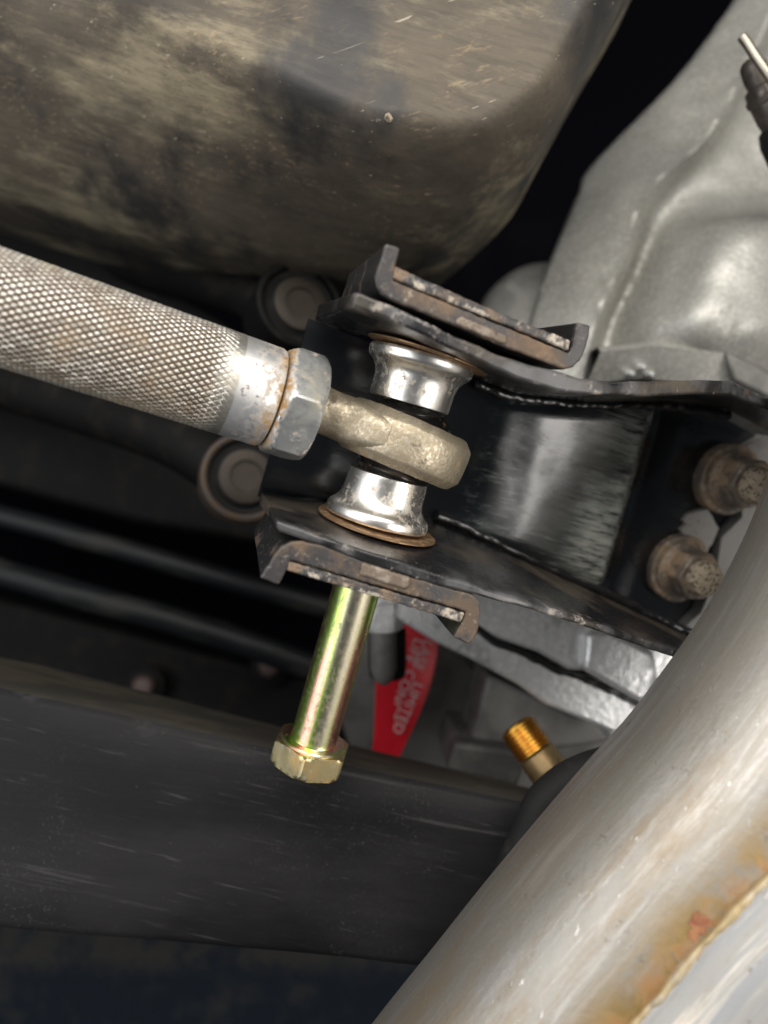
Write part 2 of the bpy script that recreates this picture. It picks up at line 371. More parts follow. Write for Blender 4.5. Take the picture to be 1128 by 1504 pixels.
M['castdark'] = material('dull_grey_casting', (.17, .165, .155), .6, .3, [
    dict(noise=dict(scale=40, detail=5), range=(.45, .64), color=(.11, .105, .10))], [dict(scale=300, strength=.3, dist_mm=.4)])
M['sealant'] = material('black_sealant', (.012, .012, .012), .4)
M['pipe'] = material('stainless_exhaust', (.385, .365, .33), .5, .8, [
    dict(noise=dict(scale=60, detail=9, stretch=(1, .10, 1), uv=True, rgh=.7), range=(.38, .64), color=(.35, .32, .275), rough=.54),
    dict(noise=dict(scale=300, detail=8, stretch=(1, .05, 1), uv=True, off=2., rgh=.75), range=(.46, .66), color=(.58, .56, .53), rough=.38, amount=.6),
    dict(noise=dict(scale=26, detail=10, stretch=(1, .22, 1), uv=True, off=6., rgh=.75), range=(.48, .64), color=(.34, .265, .18), rough=.58, amount=.75),
    dict(attr='heat', noise=dict(scale=30, detail=10, off=5., rgh=.75), range=(.42, .58), color=(.43, .32, .28), rough=.5, amount=.75),
    dict(attr='heat', noise=dict(scale=90, detail=9, off=7., rgh=.75), range=(.56, .64), color=(.28, .20, .165), rough=.6, amount=.6),
    dict(attr='tint', noise=dict(scale=45, detail=9, rgh=.72), range=(.30, .52), color=(.50, .33, .13), rough=.45),
    dict(attr='tint', attr_range=(.55, 1.0), noise=dict(scale=120, detail=9, off=4., rgh=.75), range=(.46, .60), color=(.30, .15, .06), rough=.7, metal=.3, amount=.8),
    dict(noise=dict(scale=110, detail=9, off=8., rgh=.75), range=(.61, .68), color=(.20, .18, .155), rough=.6, amount=.75),
    dict(noise=dict(scale=700, detail=4, stretch=(1.0, 1, .02), rot=(0, 24, 0), off=3.), range=(.67, .69), color=(.70, .69, .66), rough=.3, amount=.7),
    dict(noise=dict(scale=900, detail=6, off=4., rgh=.75), range=(.58, .72), color=(.27, .25, .22), amount=.4)],
    [dict(scale=380, strength=.4, dist_mm=.22), dict(scale=110, strength=.3, dist_mm=.5)])
M['pipe2'] = material('scorched_branch_pipe', (.40, .39, .37), .62, .5, [
    dict(noise=dict(scale=160, detail=8, stretch=(1, .05, 1), uv=True, rgh=.7), range=(.44, .60), color=(.32, .335, .36), rough=.55, amount=.7),
    dict(noise=dict(scale=140, detail=8, stretch=(1, .05, 1), uv=True, off=3., rgh=.7), range=(.50, .60), color=(.64, .60, .53)),
    dict(noise=dict(scale=70, detail=9, stretch=(1, .10, 1), uv=True, off=6., rgh=.75), range=(.47, .58), color=(.33, .20, .09), rough=.75, metal=.2, amount=.85),
    dict(noise=dict(scale=300, detail=9, off=2., rgh=.75), range=(.60, .66), color=(.12, .08, .05), rough=.8, metal=.1, amount=.7)],
    [dict(scale=200, strength=.35, dist_mm=.4, stretch=(1, .06, 1), uv=True), dict(scale=500, strength=.3, dist_mm=.2)])
M['weld'] = material('gold_tinted_weld', (.46, .36, .20), .6, .5, [
    dict(noise=dict(scale=60, detail=8, rgh=.7), range=(.45, .6), color=(.50, .44, .34)),
    dict(noise=dict(scale=45, detail=7, off=4.), range=(.54, .64), color=(.28, .13, .05), rough=.75, metal=.2)], [dict(scale=200, strength=.5, dist_mm=.6)])
M['rust'] = material('red_rust_spot', (.24, .085, .045), .7, .2, [dict(noise=dict(scale=260, detail=8, rgh=.7), range=(.42, .62), color=(.36, .17, .075))], [dict(scale=500, strength=.3, dist_mm=.2)])
M['beam'] = material('black_crossmember_paint', (.0075, .0072, .0082), .46, 0, [
    dict(noise=dict(scale=14, detail=7, stretch=(.35, 1, 1)), range=(.42, .66), color=(.018, .0172, .0182), rough=.58),
    dict(noise=dict(scale=150, detail=7, stretch=(.06, 1, 1.8), rot=(0, -4, 0), rgh=.7), range=(.58, .72), color=(.085, .08, .08), rough=.7, amount=.45),
    dict(noise=dict(scale=330, detail=6, stretch=(.05, 1, 1.8), rot=(0, -6, 0), off=3., rgh=.7), range=(.61, .70), color=(.10, .096, .094), rough=.7, amount=.45),
    dict(noise=dict(scale=900, detail=4), range=(.58, .72), times=dict(scale=12, detail=4, off=5., range=(.45, .62)), color=(.075, .072, .070), amount=.6),
    dict(noise=dict(scale=500, detail=6, off=4.), range=(.72, .75), color=(.15, .145, .14), amount=.5),
    dict(noise=dict(scale=60, detail=10, off=1.5, rgh=.72, stretch=(.5, 1, 1)), range=(.56, .585), pos=('Z', 28, 44), wob=6, color=(.036, .035, .036), rough=.6, amount=.7),
    dict(noise=dict(scale=110, detail=10, off=5.5, rgh=.75), range=(.66, .68), color=(.040, .036, .032), rough=.7, amount=.5)],
    [dict(scale=220, strength=.3, dist_mm=.4, stretch=(.12, 1, 1.4)), dict(scale=900, strength=.2, dist_mm=.15)], spec=.16)
M['beamtop'] = material('dusty_crossmember_top', (.030, .027, .021), .75, 0, [
    dict(noise=dict(scale=60, detail=6, stretch=(.3, 1, 1)), range=(.45, .62), color=(.060, .050, .036))], [dict(scale=400, strength=.3, dist_mm=.3)])
M['line'] = material('black_plastic_line', (.007, .008, .009), .45, 0, [dict(noise=dict(scale=40, detail=6, stretch=(.3, 1, 1)), range=(.5, .66), color=(.022, .022, .020), rough=.6)], spec=.22)
M['arm'] = material('black_arm_paint', (.006, .006, .006), .6, 0, [dict(noise=dict(scale=60, detail=5), range=(.5, .66), color=(.013, .011, .009))], [dict(scale=200, strength=.2, dist_mm=.4)], spec=.12)
M['rubber'] = material('dusty_black_rubber', (.012, .012, .012), .7, 0, [dict(noise=dict(scale=120, detail=5), range=(.5, .68), color=(.022, .020, .018))], [dict(scale=500, strength=.2, dist_mm=.2)], spec=.2)
M['sleeve'] = material('dusty_bushing_sleeve', (.036, .027, .019), .6, .3, [dict(noise=dict(scale=90, detail=4), range=(.45, .65), color=(.030, .022, .015))])
M['rustring'] = material('rusty_eye_rim', (.075, .050, .032), .65, .3, [dict(noise=dict(scale=120, detail=4), range=(.45, .65), color=(.06, .05, .045))])
M['red'] = material('red_tag_plastic', (.80, .016, .034), .42, 0, [dict(noise=dict(scale=60, detail=3), range=(.4, .7), color=(.70, .013, .028))])
M['ink'] = material('white_tag_print', (.62, .50, .50), .6)
M['gold'] = material('gold_thread_plating', (.90, .52, .09), .34, 1, [dict(noise=dict(scale=120, detail=3), range=(.5, .7), color=(.55, .33, .07), rough=.4)])
M['golddull'] = material('brown_stud_shank', (.36, .25, .12), .45, .7, [dict(noise=dict(scale=90, detail=4), range=(.45, .65), color=(.13, .09, .05))])
M['steel'] = material('grimy_dark_steel', (.13, .115, .10), .42, .7, [
    dict(noise=dict(scale=200, detail=5), range=(.48, .62), color=(.06, .05, .045), rough=.6, metal=.3)], [dict(scale=400, strength=.4, dist_mm=.4)])
M['pin'] = material('bright_cotter_pin', (.36, .33, .27), .4, .9, [dict(noise=dict(scale=300, detail=3), range=(.5, .7), color=(.3, .27, .22))])
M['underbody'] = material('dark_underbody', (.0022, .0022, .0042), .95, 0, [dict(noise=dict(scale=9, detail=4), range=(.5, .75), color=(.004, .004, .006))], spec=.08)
M['skid'] = material('dark_blue_skid_plate', (.006, .010, .017), .55, 0, [
    dict(noise=dict(scale=30, detail=9, rgh=.7), range=(.48, .72), color=(.022, .022, .020), rough=.8, amount=.8),
    dict(noise=dict(scale=22, detail=8, off=3., rgh=.7), range=(.40, .56), pos=('Z', 28, 44), wob=10, color=(.07, .058, .038), rough=.85, amount=.35)], spec=.3)
M['pink'] = material('pinkish_rusty_head', (.10, .068, .062), .6, .2)

# ------------------------------------------------------------------ frames of the joint
C = P(592, 645, 250)
E2 = unit((.272, -.13, .953))
E1 = np.array((.93, .253, -.27)); E1 = unit(E1 - E2 * E1.dot(E2)); E3 = np.cross(E2, E1)   # E3 points into the picture
if E3[1] < 0: E3 = -E3
BR = Frame(C, E1, E3, E2)                  # local x along the plates, y into the channel, z along the bolt
def on(px, py, c):
    """local bracket point where the sight line of a photo pixel meets the plane y = c"""
    r = BR.R.T @ P(px, py, 1.0); o = BR.R.T @ (-BR.o); t = (c - o[1]) / r[1]; return o + t * r

# ================================================================== the setting
def sheet(name, corners, m, nu=2):
    c = np.array(corners, float); o = c.mean(0)
    V, Fc = prism(c - o, c - o + np.array([0, 6, 0])); return mesh_obj(name, V, Fc, world_frame(o), m, smooth=0)
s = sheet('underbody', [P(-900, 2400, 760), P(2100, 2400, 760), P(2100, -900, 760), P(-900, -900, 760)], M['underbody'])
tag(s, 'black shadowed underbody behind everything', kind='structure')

# ------------------------------------------------------------------ fuel tank, top left
ol = catmull([P(*q) for q in [(-330, 205, 385), (-120, 262, 385), (0, 298, 385), (150, 342, 385), (280, 376, 385), (400, 398, 383), (500, 404, 378), (580, 397, 366), (640, 368, 350), (715, 304, 328), (778, 240, 312), (806, 200, 304), (828, 158, 298), (868, 84, 292), (915, 0, 290), (985, -120, 290)]], 190)
cen = P(120, -330, 320); frt = np.linspace(0, 1, 190)
Rr = np.interp(frt, [0, .42, .55, .66, .75, 1], [88, 88, 66, 36, 16, 10]); Hh = ol[:, 1] - np.interp(frt, [0, .6, 1], [268, 268, 271])
rows = [ol + np.array([0, 70, 0]), ol + np.array([0, 20, 0])]
for k in range(46):
    l = 150 * (k / 45) ** 1.7
    d = cen - ol; d[:, 1] = 0; ln = np.linalg.norm(d, axis=1); q = np.minimum(l / Rr, 1); dep = Hh * (.65 * np.sqrt(1 - (1 - q) ** 2) + .35 * np.sin(q * np.pi / 2) ** 1.2)
    p = ol + d / ln[:, None] * l; p[:, 1] = ol[:, 1] - dep + np.clip(l / 150, 0, 1) * 4
    p[:, 1] += vnoise(p[:, [0, 2]], .035, 3) * 2.2 * q + vnoise(p[:, [0, 2]], .11, 4) * .5 * q
    rows.append(p)
rows.append(cen + (rows[-1] - cen) * .02 + np.array([0, 0, 0]))
V = np.array(rows); fr_t = Frame(P(400, 200, 330), (.955, 0, -.297), (0, 1, 0), (.297, 0, .955))
tank = mesh_obj('fuel_tank', (V.reshape(-1, 3) - fr_t.o) @ fr_t.R, grid_faces(*V.shape[:2]), fr_t, M['tank'], smooth=60)
tag(tank, 'large black tank with scuffed dusty rounded underside, top left above the bar', 'fuel tank')
tank_eps = []
for (x, y, r, m) in ((572, 170, 2.4, 'tip'), (541, 140, 1.6, 'bare')):
    o_ = P(x, y, 270.5); Vd, Fd = lathe([(-6, r), (0.0, r * .95), (.8, r * .7), (1.1, r * .3)], 18, .25, 3)
    mesh_obj('mud_speck', Vd, Fd, axis_frame(o_, (.1, -1, -.05)), M[m], tank)

# ------------------------------------------------------------------ upper casting, top right
R1 = [(1110, -40, 400), (1000, 110, 400), (872, 243, 400), (848, 292, 396), (800, 410, 390), (772, 505, 385), (755, 600, 380)]
R2 = [(1165, -40, 384), (1108, 75, 380), (1040, 200, 374), (952, 284, 368), (912, 390, 363), (874, 480, 360), (850, 600, 358)]
R3 = [(1190, -40, 402), (1128, 85, 400), (1062, 222, 394), (978, 302, 390), (937, 398, 386), (898, 486, 382), (872, 600, 380)]
R4 = [(1290, -40, 404), (1220, 110, 402), (1130, 275, 392), (1022, 335, 370), (982, 425, 356), (962, 492, 352), (950, 600, 372)]
R5 = [(1400, -40, 398), (1330, 120, 392), (1240, 280, 380), (1120, 330, 348), (1080, 425, 338), (1070, 490, 338), (1060, 600, 372)]
R6 = [(1560, -40, 430), (1500, 120, 420), (1430, 280, 400), (1330, 330, 370), (1300, 425, 360), (1290, 490, 360), (1280, 600, 390)]
R0 = [(x + 70, y + 10, d + 120) for x, y, d in R1]
Rm = [(x + 6, y, d + 14) for x, y, d in R1]; R1b = [(x + 7, y + 1, d - 6) for x, y, d in R1]
R2a = [(x - 10, y - 3, d + 2) for x, y, d in R2]; R2b = [(x + 9, y + 5, d + 7) for x, y, d in R2]
V = loft_rows([[P(*q) for q in r] for r in (R0, Rm, R1, R1b, R2a, R2, R2b, R3, R4, R5, R6)], 150, 130)
V[..., 1] += vnoise(V, .09, 5) * .8
fr_c = world_frame(P(980, 300, 380))
casting = empty('transmission_housing', fr_c)
mesh_obj('housing_wall', V.reshape(-1, 3) - fr_c.o, grid_faces(150, 130), fr_c, M['cast'], casting, smooth=60)
lp = [(880, 512), (960, 503), (1064, 516), (1130, 549), (1230, 590)]
up = np.array([P(x, y, 346) for x, y in lp]); dn = np.array([P(x - 18, y + 52, 352) for x, y in lp])
rowsr = [up + np.array([0, 40, 3]), up + np.array([0, 4, 1.5]), up, up + np.array([0, -2, -2]), dn, dn + np.array([0, 60, -5])]
V = np.array([resample(r, 60) for r in rowsr]); mesh_obj('rib', V.reshape(-1, 3) - fr_c.o, grid_faces(6, 60), fr_c, M['cast'], casting, smooth=50)
Vb, Fb = prism(np.array([P(1062, 512, 342), P(1075, 560, 342), P(1180, 610, 342), P(1180, 572, 342), P(1128, 543, 342)]) - fr_c.o,
               np.array([P(1062, 512, 375), P(1075, 560, 375), P(1180, 610, 375), P(1180, 572, 375), P(1128, 543, 375)]) - fr_c.o)
mesh_obj('boss', Vb, Fb, fr_c, M['castdark'], casting, bevel=2.5)
for (x, y) in ((928, 549), (944, 539), (957, 550)):
    Vd, Fd = lathe([(-6, 1.6), (0, 1.6), (1.0, 1.3), (1.6, .6)], 16)
    mesh_obj('casting_nub', Vd, Fd, axis_frame(P(x, y, 345), (0, -1, -.2)), M['castlow'], casting)
Vd, Fd = lathe([(-30, 42), (-4, 42), (3, 40), (9, 34), (12, 20), (13, 2)], 60, .6, 2, rs=.1)
mesh_obj('rear_bulge', Vd, Fd, axis_frame(P(800, 480, 440), (-.1, -1, .1)), M['cast'], casting)
tag(casting, 'big grey cast aluminium housing with raised ridge, top right', 'housing')

# ------------------------------------------------------------------ lower castings behind the bolt
fr_l = world_frame(P(780, 970, 350))
low = empty('transfer_case', fr_l)
def slab(name, pts, d0, d1, m, par, fr, bevel=2.0, jit=0):
    a = np.array([P(x, y, d0 if len(q) < 3 else q[2]) for q in pts for x, y in [q[:2]]]); b = a + np.array([0, d1 - d0, 0])
    V, Fc = prism(a - fr.o, b - fr.o); return mesh_obj(name, V, Fc, fr, m, par, bevel=bevel, seg=3)
slab('flange', [(520, 866), (575, 905), (640, 944), (690, 968), (760, 1006), (800, 1035), (868, 1062), (905, 1078), (950, 1050), (1010, 1030), (940, 1022), (880, 1002), (830, 985), (770, 958), (720, 935), (690, 920), (640, 880), (560, 850)], 338, 372, M['castlow'], low, fr_l)
slab('case_half', [(640, 872), (700, 920), (730, 938), (790, 958), (835, 984), (862, 985), (868, 935), (890, 900), (760, 850), (650, 840)], 333, 372, M['castlow'], low, fr_l)
slab('boss', [(862, 930), (856, 984), (900, 1010), (942, 1034), (958, 1026), (966, 985), (962, 960), (935, 945), (895, 925)], 326, 372, M['castlow'], low, fr_l, bevel=4)
slab('bolt_lug', [(945, 945), (960, 1030), (1060, 1010), (1060, 930)], 336, 372, M['castlow'], low, fr_l, bevel=4)
sl = catmull([P(x, y, 334) for x, y in [(690, 914), (722, 938), (740, 950), (772, 962), (832, 990), (862, 1000), (905, 1018), (945, 1036)]], 60)
sl[:, 2] += vnoise(sl, .5, 3) * .7
V, Fc = tube(sl, 1.5 + .5 * vnoise(sl, .4, 5), 10, rough=.25); mesh_obj('sealant_bead', V - fr_l.o, Fc, fr_l, M['sealant'], low)
slab('lower_wall', [(560, 880), (640, 950), (700, 985), (900, 1080), (1000, 1090), (980, 1240), (700, 1200), (620, 1180), (540, 1180), (480, 1000)], 420, 450, M['castdark'], low, fr_l)
slab('lower_side', [(716, 990), (690, 1092), (770, 1110), (900, 1090), (880, 1062), (800, 1030)], 372, 420, M['castdark'], low, fr_l, bevel=3)
slab('lower_ledge', [(668, 1090), (655, 1134), (760, 1160), (778, 1104)], 360, 420, M['castdark'], low, fr_l, bevel=3)
V, Fc = lathe([(-10, 5.5), (0, 5.5), (5, 5), (8, 3.5), (9, .6)], 24); mesh_obj('dowel', V, Fc, axis_frame(P(905, 1072, 350), (.3, -.8, -.5)), M['castlow'], low)
tag(low, 'rough silver transfer case casting with black sealant line under the bracket', 'transfer case')

# ------------------------------------------------------------------ dark crossmember, lower left
def beam_obj():
    fr = Frame(P(330, 1220, 290), (.985, .03, -.135), (-.03, 1, 0), (.135, 0, .985))
    root = empty('crossmember', fr)
    tp = [(-420, 925), (0, 1012), (250, 1068), (520, 1128), (780, 1182), (1100, 1250)]
    bt = [(-420, 1335), (0, 1369), (250, 1391), (520, 1414), (780, 1440), (1100, 1472)]
    n = 140
    T = resample([P(x, y, 292) for x, y in tp], n); B = resample([P(x, y, 280) for x, y in bt], n)
    rows = []
    for k, (f, dy, dz) in enumerate([(0, 42, 1.5), (0, 14, 1.5), (0, 7, 1.3), (0, 3.6, .5), (0, 1.8, -.2), (.012, .6, -.9), (.03, .1, -.6), (.25, -.6, 0), (.5, -.8, 0), (.75, -.6, 0), (.95, 0, 0), (.985, 1.2, 0), (1, 4, 0), (1, 8, 1), (1, 60, 4)]):
        p = T * (1 - f) + B * f + np.array([0, dy, dz]); p[:, 2] -= max(dy - 4, 0) / 38 * np.interp(564 + F * T[:, 0] / T[:, 1], [0, 800], [1.5, 9.0]); p[:, 1] += vnoise(p[:, [0, 2]], .03, 8) * .7; rows.append(p)
    V = np.array(rows); loc = (V.reshape(-1, 3) - fr.o) @ fr.R; m = n
    split = 4
    mesh_obj('front_face', loc[split * m:], grid_faces(len(rows) - split, m), fr, M['beam'], root, smooth=70)
    mesh_obj('top_face', loc[:(split + 1) * m], grid_faces(split + 1, m), fr, M['beamtop'], root, smooth=70)
    return root
beam = beam_obj(); tag(beam, 'wide black painted crossmember with fine scuffs crossing the lower left', 'crossmember')

sk = slab('skid_plate', [(-500, 1330), (800, 1380), (900, 1800), (-500, 1800)], 470, 480, M['skid'], None, world_frame(P(200, 1500, 470)), bevel=1)
tag(sk, 'dark blue dirt smeared plate below the crossmember, bottom left', 'skid plate')

# ------------------------------------------------------------------ things deep in the dark, left
def pipe_thing(name, pts, r, m, label, cat, seed=0, n=70, rg=0.0):
    p = catmull([P(*q) for q in pts], n); o = p.mean(0); V, Fc = tube(p - o, r, 20, rough=rg, seed=seed, rs=.15)
    ob = mesh_obj(name, V, Fc, world_frame(o), m); return tag(ob, label, cat)
pipe_thing('fuel_line', [(-250, 690, 470), (-60, 742, 470), (120, 790, 470), (330, 850, 472), (520, 905, 476)], 7.5, M['line'], 'thin black line, upper of the two running behind at left', 'line')
pipe_thing('brake_pipe', [(-250, 770, 460), (-60, 823, 460), (120, 875, 461), (300, 925, 464), (460, 980, 468), (560, 1015, 470)], 9.0, M['line'], 'thicker black pipe with pale streak, lower of the two at left', 'pipe', rg=.04)
rail = slab('frame_rail', [(-400, 420), (0, 520), (420, 650), (520, 820), (200, 770), (-400, 610)], 520, 560, M['arm'], None, world_frame(P(60, 640, 520)), bevel=6)
tag(rail, 'dark frame rail far behind the knurled bar', 'frame rail')
rail2 = slab('floor_beam', [(-400, 800), (0, 880), (560, 1030), (560, 1170), (0, 1060), (-400, 980)], 540, 570, M['arm'], None, world_frame(P(60, 960, 540)), bevel=6)
tag(rail2, 'dark floor beam behind the two pipes at left', 'beam')
edge = slab('heat_shield', [(-300, 240), (0, 305), (110, 345), (255, 400), (262, 430), (440, 540), (-300, 560)], 455, 462, M['arm'], None, world_frame(P(60, 380, 455)), bevel=2)
tag(edge, 'dark sheet metal shield between the tank and the knurled bar', 'heat shield')
for i, (x, y, lab) in enumerate([(210, 1008, 'pinkish blurred bolt head just above the crossmember'), (396, 978, 'pinkish blurred bolt head nearer the long bolt')]):
    V, Fc = lathe([(-8, 8.5), (-3, 8.5), (0, 7.5), (2, 5), (2.5, .5)], 24, .4, i, hexfun(15) if 0 else None)
    fr = axis_frame(P(x, y, 520), (.1, -1, .2)); r_ = empty('far_bolt', fr); mesh_obj('bolt_head', V, Fc, fr, M['pink'], r_)
    V, Fc = lathe([(-9, 14), (-7, 14), (-6.5, 13)], 24); mesh_obj('washer', V, Fc, fr, M['arm'], r_); tag(r_, lab, 'bolt', 'rusty bolts deep in the dark')

def bushing(px, py, d, r, ax, label, arm_to, arm_r):
    fr = axis_frame(P(px, py, d), ax, (0, 0, 1)); root = empty('control_arm', fr); k = r
    V, Fc = lathe([(-34, k * .96), (-3, k), (0, k * .97), (.8, k * .90), (0, k * .84), (-4, k * .82)], 64, caps=False); mesh_obj('eye_ring', V, Fc, fr, M['rustring'] if label.startswith('lower') else M['arm'], root)
    V, Fc = lathe([(-6, k * .83), (-3.2, k * .80), (-4.2, k * .70), (-2.6, k * .62), (-1, k * .58), (-6, k * .5)], 64, caps=True); mesh_obj('rubber_bush', V, Fc, fr, M['rubber'], root)
    V, Fc = lathe([(-4, k * .60), (.6, k * .59), (1.0, k * .55), (1.0, k * .36), (-.6, k * .34), (-1, .5)], 64); mesh_obj('inner_sleeve', V, Fc, fr, M['sleeve'], root)
    p = catmull([fr.wld((0, 0, -18))] + [P(*q) for q in arm_to], 40); V, Fc = tube(p, arm_r, 28)
    mesh_obj('arm_tube', (V - fr.o) @ fr.R, Fc, fr, M['arm'], root); tag(root, label, 'control arm', 'control arm bushings'); return root
bushing(442, 446, 375, 24, (.38, -.86, .1), 'upper dark control arm end with tan bushing, left of the bracket top', [(330, 420, 420), (150, 380, 470), (-80, 330, 500)], 14)
bushing(362, 700, 375, 24, (.30, -.92, .06), 'lower dark control arm end with ringed bushing under the jam nut', [(250, 640, 410), (100, 590, 440), (-100, 530, 470)], 17)

# ------------------------------------------------------------------ red tag, far stud
fr = Frame(P(595, 1020, 385), (.30, .05, .95), (0, 1, -.05), (-.95, 0, .30))
tagpoly = catmull([(644, 880), (646, 940), (638, 990), (621, 1040), (600, 1085), (572, 1140)], 24).tolist() + catmull([(540, 1140), (549, 1080), (551, 1030), (554, 985), (568, 930), (582, 880)], 20).tolist()
a = np.array([P(x, y, 392) for x, y in tagpoly]); a[:, 1] += 6 * np.sin((a[:, 0] - a[:, 0].mean()) * .06)
V, Fc = prism((a - fr.o) @ fr.R, (a + np.array([0, 2.2, 0]) - fr.o) @ fr.R)
rtag = mesh_obj('warning_tag', V, Fc, fr, M['red'], bevel=.4); tag(rtag, 'curved red tag with white print hanging beside the long bolt', 'tag')
def lettering(txt, px, py, size, ang, d=390.5):
    cu = bpy.data.curves.new('lettering', 'FONT'); cu.body = txt; cu.size = size * 1e-3; cu.align_x = 'CENTER'; cu.align_y = 'CENTER'; cu.extrude = .0001; cu.space_character = 1.05
    o = bpy.data.objects.new('lettering', cu); COL.objects.link(o); dg = bpy.context.evaluated_depsgraph_get(); me = bpy.data.meshes.new_from_object(o.evaluated_get(dg))
    bpy.data.objects.remove(o); me.materials.clear(); me.materials.append(M['ink'])
    o = bpy.data.objects.new('lettering', me); COL.objects.link(o); o.parent = rtag
    q = P(px, py, d); t = math.radians(ang); x = Vector((math.cos(t), 0, math.sin(t))); n = Vector((0, -1, 0)); y = n.cross(x)
    Mx = Matrix.Translation(Vector(q * 1e-3)) @ Matrix([[x[i], y[i], n[i], 0] for i in range(3)] + [[0, 0, 0, 1]]).to_4x4()
    o.matrix_basis = MW[rtag.name].inverted() @ Mx
lettering('LASE', 621, 962, 8, -112); lettering('LIFE', 608, 956, 8, -112)
lettering('LIMITED', 598, 1040, 8, -114); lettering('CONCEPTS', 581, 1036, 8, -114); lettering('CO', 563, 1098, 8, -112)

fr = axis_frame(P(562, 905, 345), (.02, .12, -1)); st = empty('far_stud', fr)
V, Fc = lathe([(-8, 10), (-6, 10.6), (4, 10.6), (6, 9.6)], 48, rfun=hexfun(18.5)); mesh_obj('nut', V, Fc, fr, M['castlow'], st, bevel=.4)
V, Fc = lathe([(4, 6.5), (26, 6.5), (31, 5), (34, 2), (34.5, .3)], 32); mesh_obj('stud_end', V, Fc, fr, M['castdark'], st)
V, Fc = lathe([(5, 9.5), (22, 9.5), (28, 8.8), (28.2, 7)], 32); fr2 = axis_frame(P(568, 912, 355), (.02, .12, -1)); mesh_obj('rubber_sleeve', V, Fc, fr2, M['rubber'], st)
tag(st, 'blurred grey stud with nut behind the long bolt, left of the red tag', 'stud')

# ------------------------------------------------------------------ gold stud with its rubber isolator
ax = unit(P(838, 1178, 322) - P(764, 1074, 335)); fr = axis_frame(P(758, 1066, 335), ax); gs = empty('gold_stud', fr)
pr = [(-1.0, 5.5), (0, 7.6)]
for k in range(8): pr += [(.5 + k * 1.75, 7.7), (1.0 + k * 1.75, 9.3), (1.55 + k * 1.75, 9.3), (2.1 + k * 1.75, 7.7)]
V, Fc = lathe(pr, 48); mesh_obj('thread', V, Fc, fr, M['gold'], gs)
V, Fc = lathe([(14.6, 7.5), (15.2, 9.0), (26, 9.2), (26.4, 8.4), (27.2, 8.4), (27.6, 9.2), (60, 9.2), (60.2, 6)], 40); mesh_obj('shank', V, Fc, fr, M['golddull'], gs)
tag(gs, 'short gold threaded stud pointing up beside the exhaust pipe', 'stud')
fr = world_frame(P(800, 1190, 266)); ri = empty('rubber_isolator', fr)
for nm, r_, pts in (('outer_strap', 7.0, [(985, 1104, 262), (902, 1122, 264), (844, 1142, 265), (800, 1178, 266), (779, 1222, 266), (759, 1268, 266), (734, 1326, 266), (690, 1400, 266)]),
                    ('inner_strap', 6.0, [(985, 1128, 250), (915, 1150, 251), (862, 1172, 252), (832, 1205, 253), (812, 1245, 253), (786, 1296, 253), (740, 1370, 253)])):
    p = catmull([P(*q) for q in pts], 60); V, Fc = tube(p - fr.o, r_, 24, rough=.03, rs=.2); mesh_obj(nm, V, Fc, fr, M['rubber'], ri)
tag(ri, 'curved black rubber isolator straps half hidden behind the exhaust pipe', 'isolator')

# ------------------------------------------------------------------ ball joint stud with cotter pin, top right corner
ax = unit(P(1150, 190, 325) - P(1105, 98, 318)); fr = axis_frame(P(1106, 101, 318), ax); bj = empty('ball_joint_stud', fr)
V, Fc = lathe([(-4.6, .8), (-4.2, 2.8), (-2.5, 4.6), (0, 5.4), (4, 5.6), (9, 5.4)], 40, .35, 2, rs=.5); mesh_obj('stud_tip', V, Fc, fr, M['steel'], bj)
V, Fc = lathe([(7, 5.5), (8, 7.2), (11, 7.6), (12, 8.6), (14, 8.6), (15, 7.6), (22, 8.2), (26, 7.6)], 48, .4, 4, rs=.4); mesh_obj('castle_nut', V, Fc, fr, M['steel'], bj)
V, Fc = lathe([(25, 7), (27, 9.5), (32, 11), (46, 11.5), (54, 10)], 48); mesh_obj('rubber_boot', V, Fc, fr, M['rubber'], bj)
V, Fc = tube(np.array([P(1089, 53, 306), P(1096, 62, 306), P(1110, 84, 305.5), P(1128, 110, 305), P(1150, 142, 306)]) - 0, 2.0, 14); V2 = (V - fr.o) @ fr.R
mesh_obj('cotter_pin', V2, Fc, fr, M['pin'], bj, bevel=.3)
tag(bj, 'grimy ball joint stud with bright cotter pin at the top right corner', 'ball joint')

# ================================================================== the bracket
fr = BR; bk = empty('mounting_bracket', fr)
cF, cW = -40.0, 30.0
def trace(pts, c):
    return np.array([on(q[0], q[1], q[2] if len(q) > 2 else c) for q in pts])
FR = np.linspace(0, 1, 90)
def side_plate(inner, outer, back, sgn, th_back):
    i = by_x(trace(inner, cF), FR); o = by_x(trace(outer, cF), FR); b = by_x(trace(back, cW), FR)
    bo = b + np.array([0, 0, sgn * th_back]); rows = []
    ns = 8
    for k in range(ns + 1): t = k / ns; rows.append(i * (1 - t) + b * t)
    for k in range(ns + 1): t = k / ns; rows.append(bo * (1 - t) + o * t)
    V = np.array(rows); V[..., 2] += vnoise(V, .22, 3 + sgn) * .28; V[..., 1] += vnoise(V, .35, 9 + sgn) * .30
    m = len(FR); n = len(rows); idx = np.arange(n * m).reshape(n, m)
    Fc = [[idx[r, c], idx[(r + 1) % n, c], idx[(r + 1) % n, c + 1], idx[r, c + 1]] for r in range(n) for c in range(m - 1)]
    Fc += [list(idx[:, 0]), list(idx[::-1, -1])]
    fa = np.zeros((n, m)); fa[0] = fa[-1] = 1; fa[1] = fa[-2] = .25
    return V.reshape(-1, 3), Fc, fa.ravel()
R_ = [(900, 578, -38), (943, 582, -34), (1008, 578, -28), (1073, 581, -22), (1128, 602, -17), (1210, 640, -10)]
topin = [(517, 450), (592, 478), (647, 504), (703, 530), (759, 556), (815, 573), (871, 580)] + R_
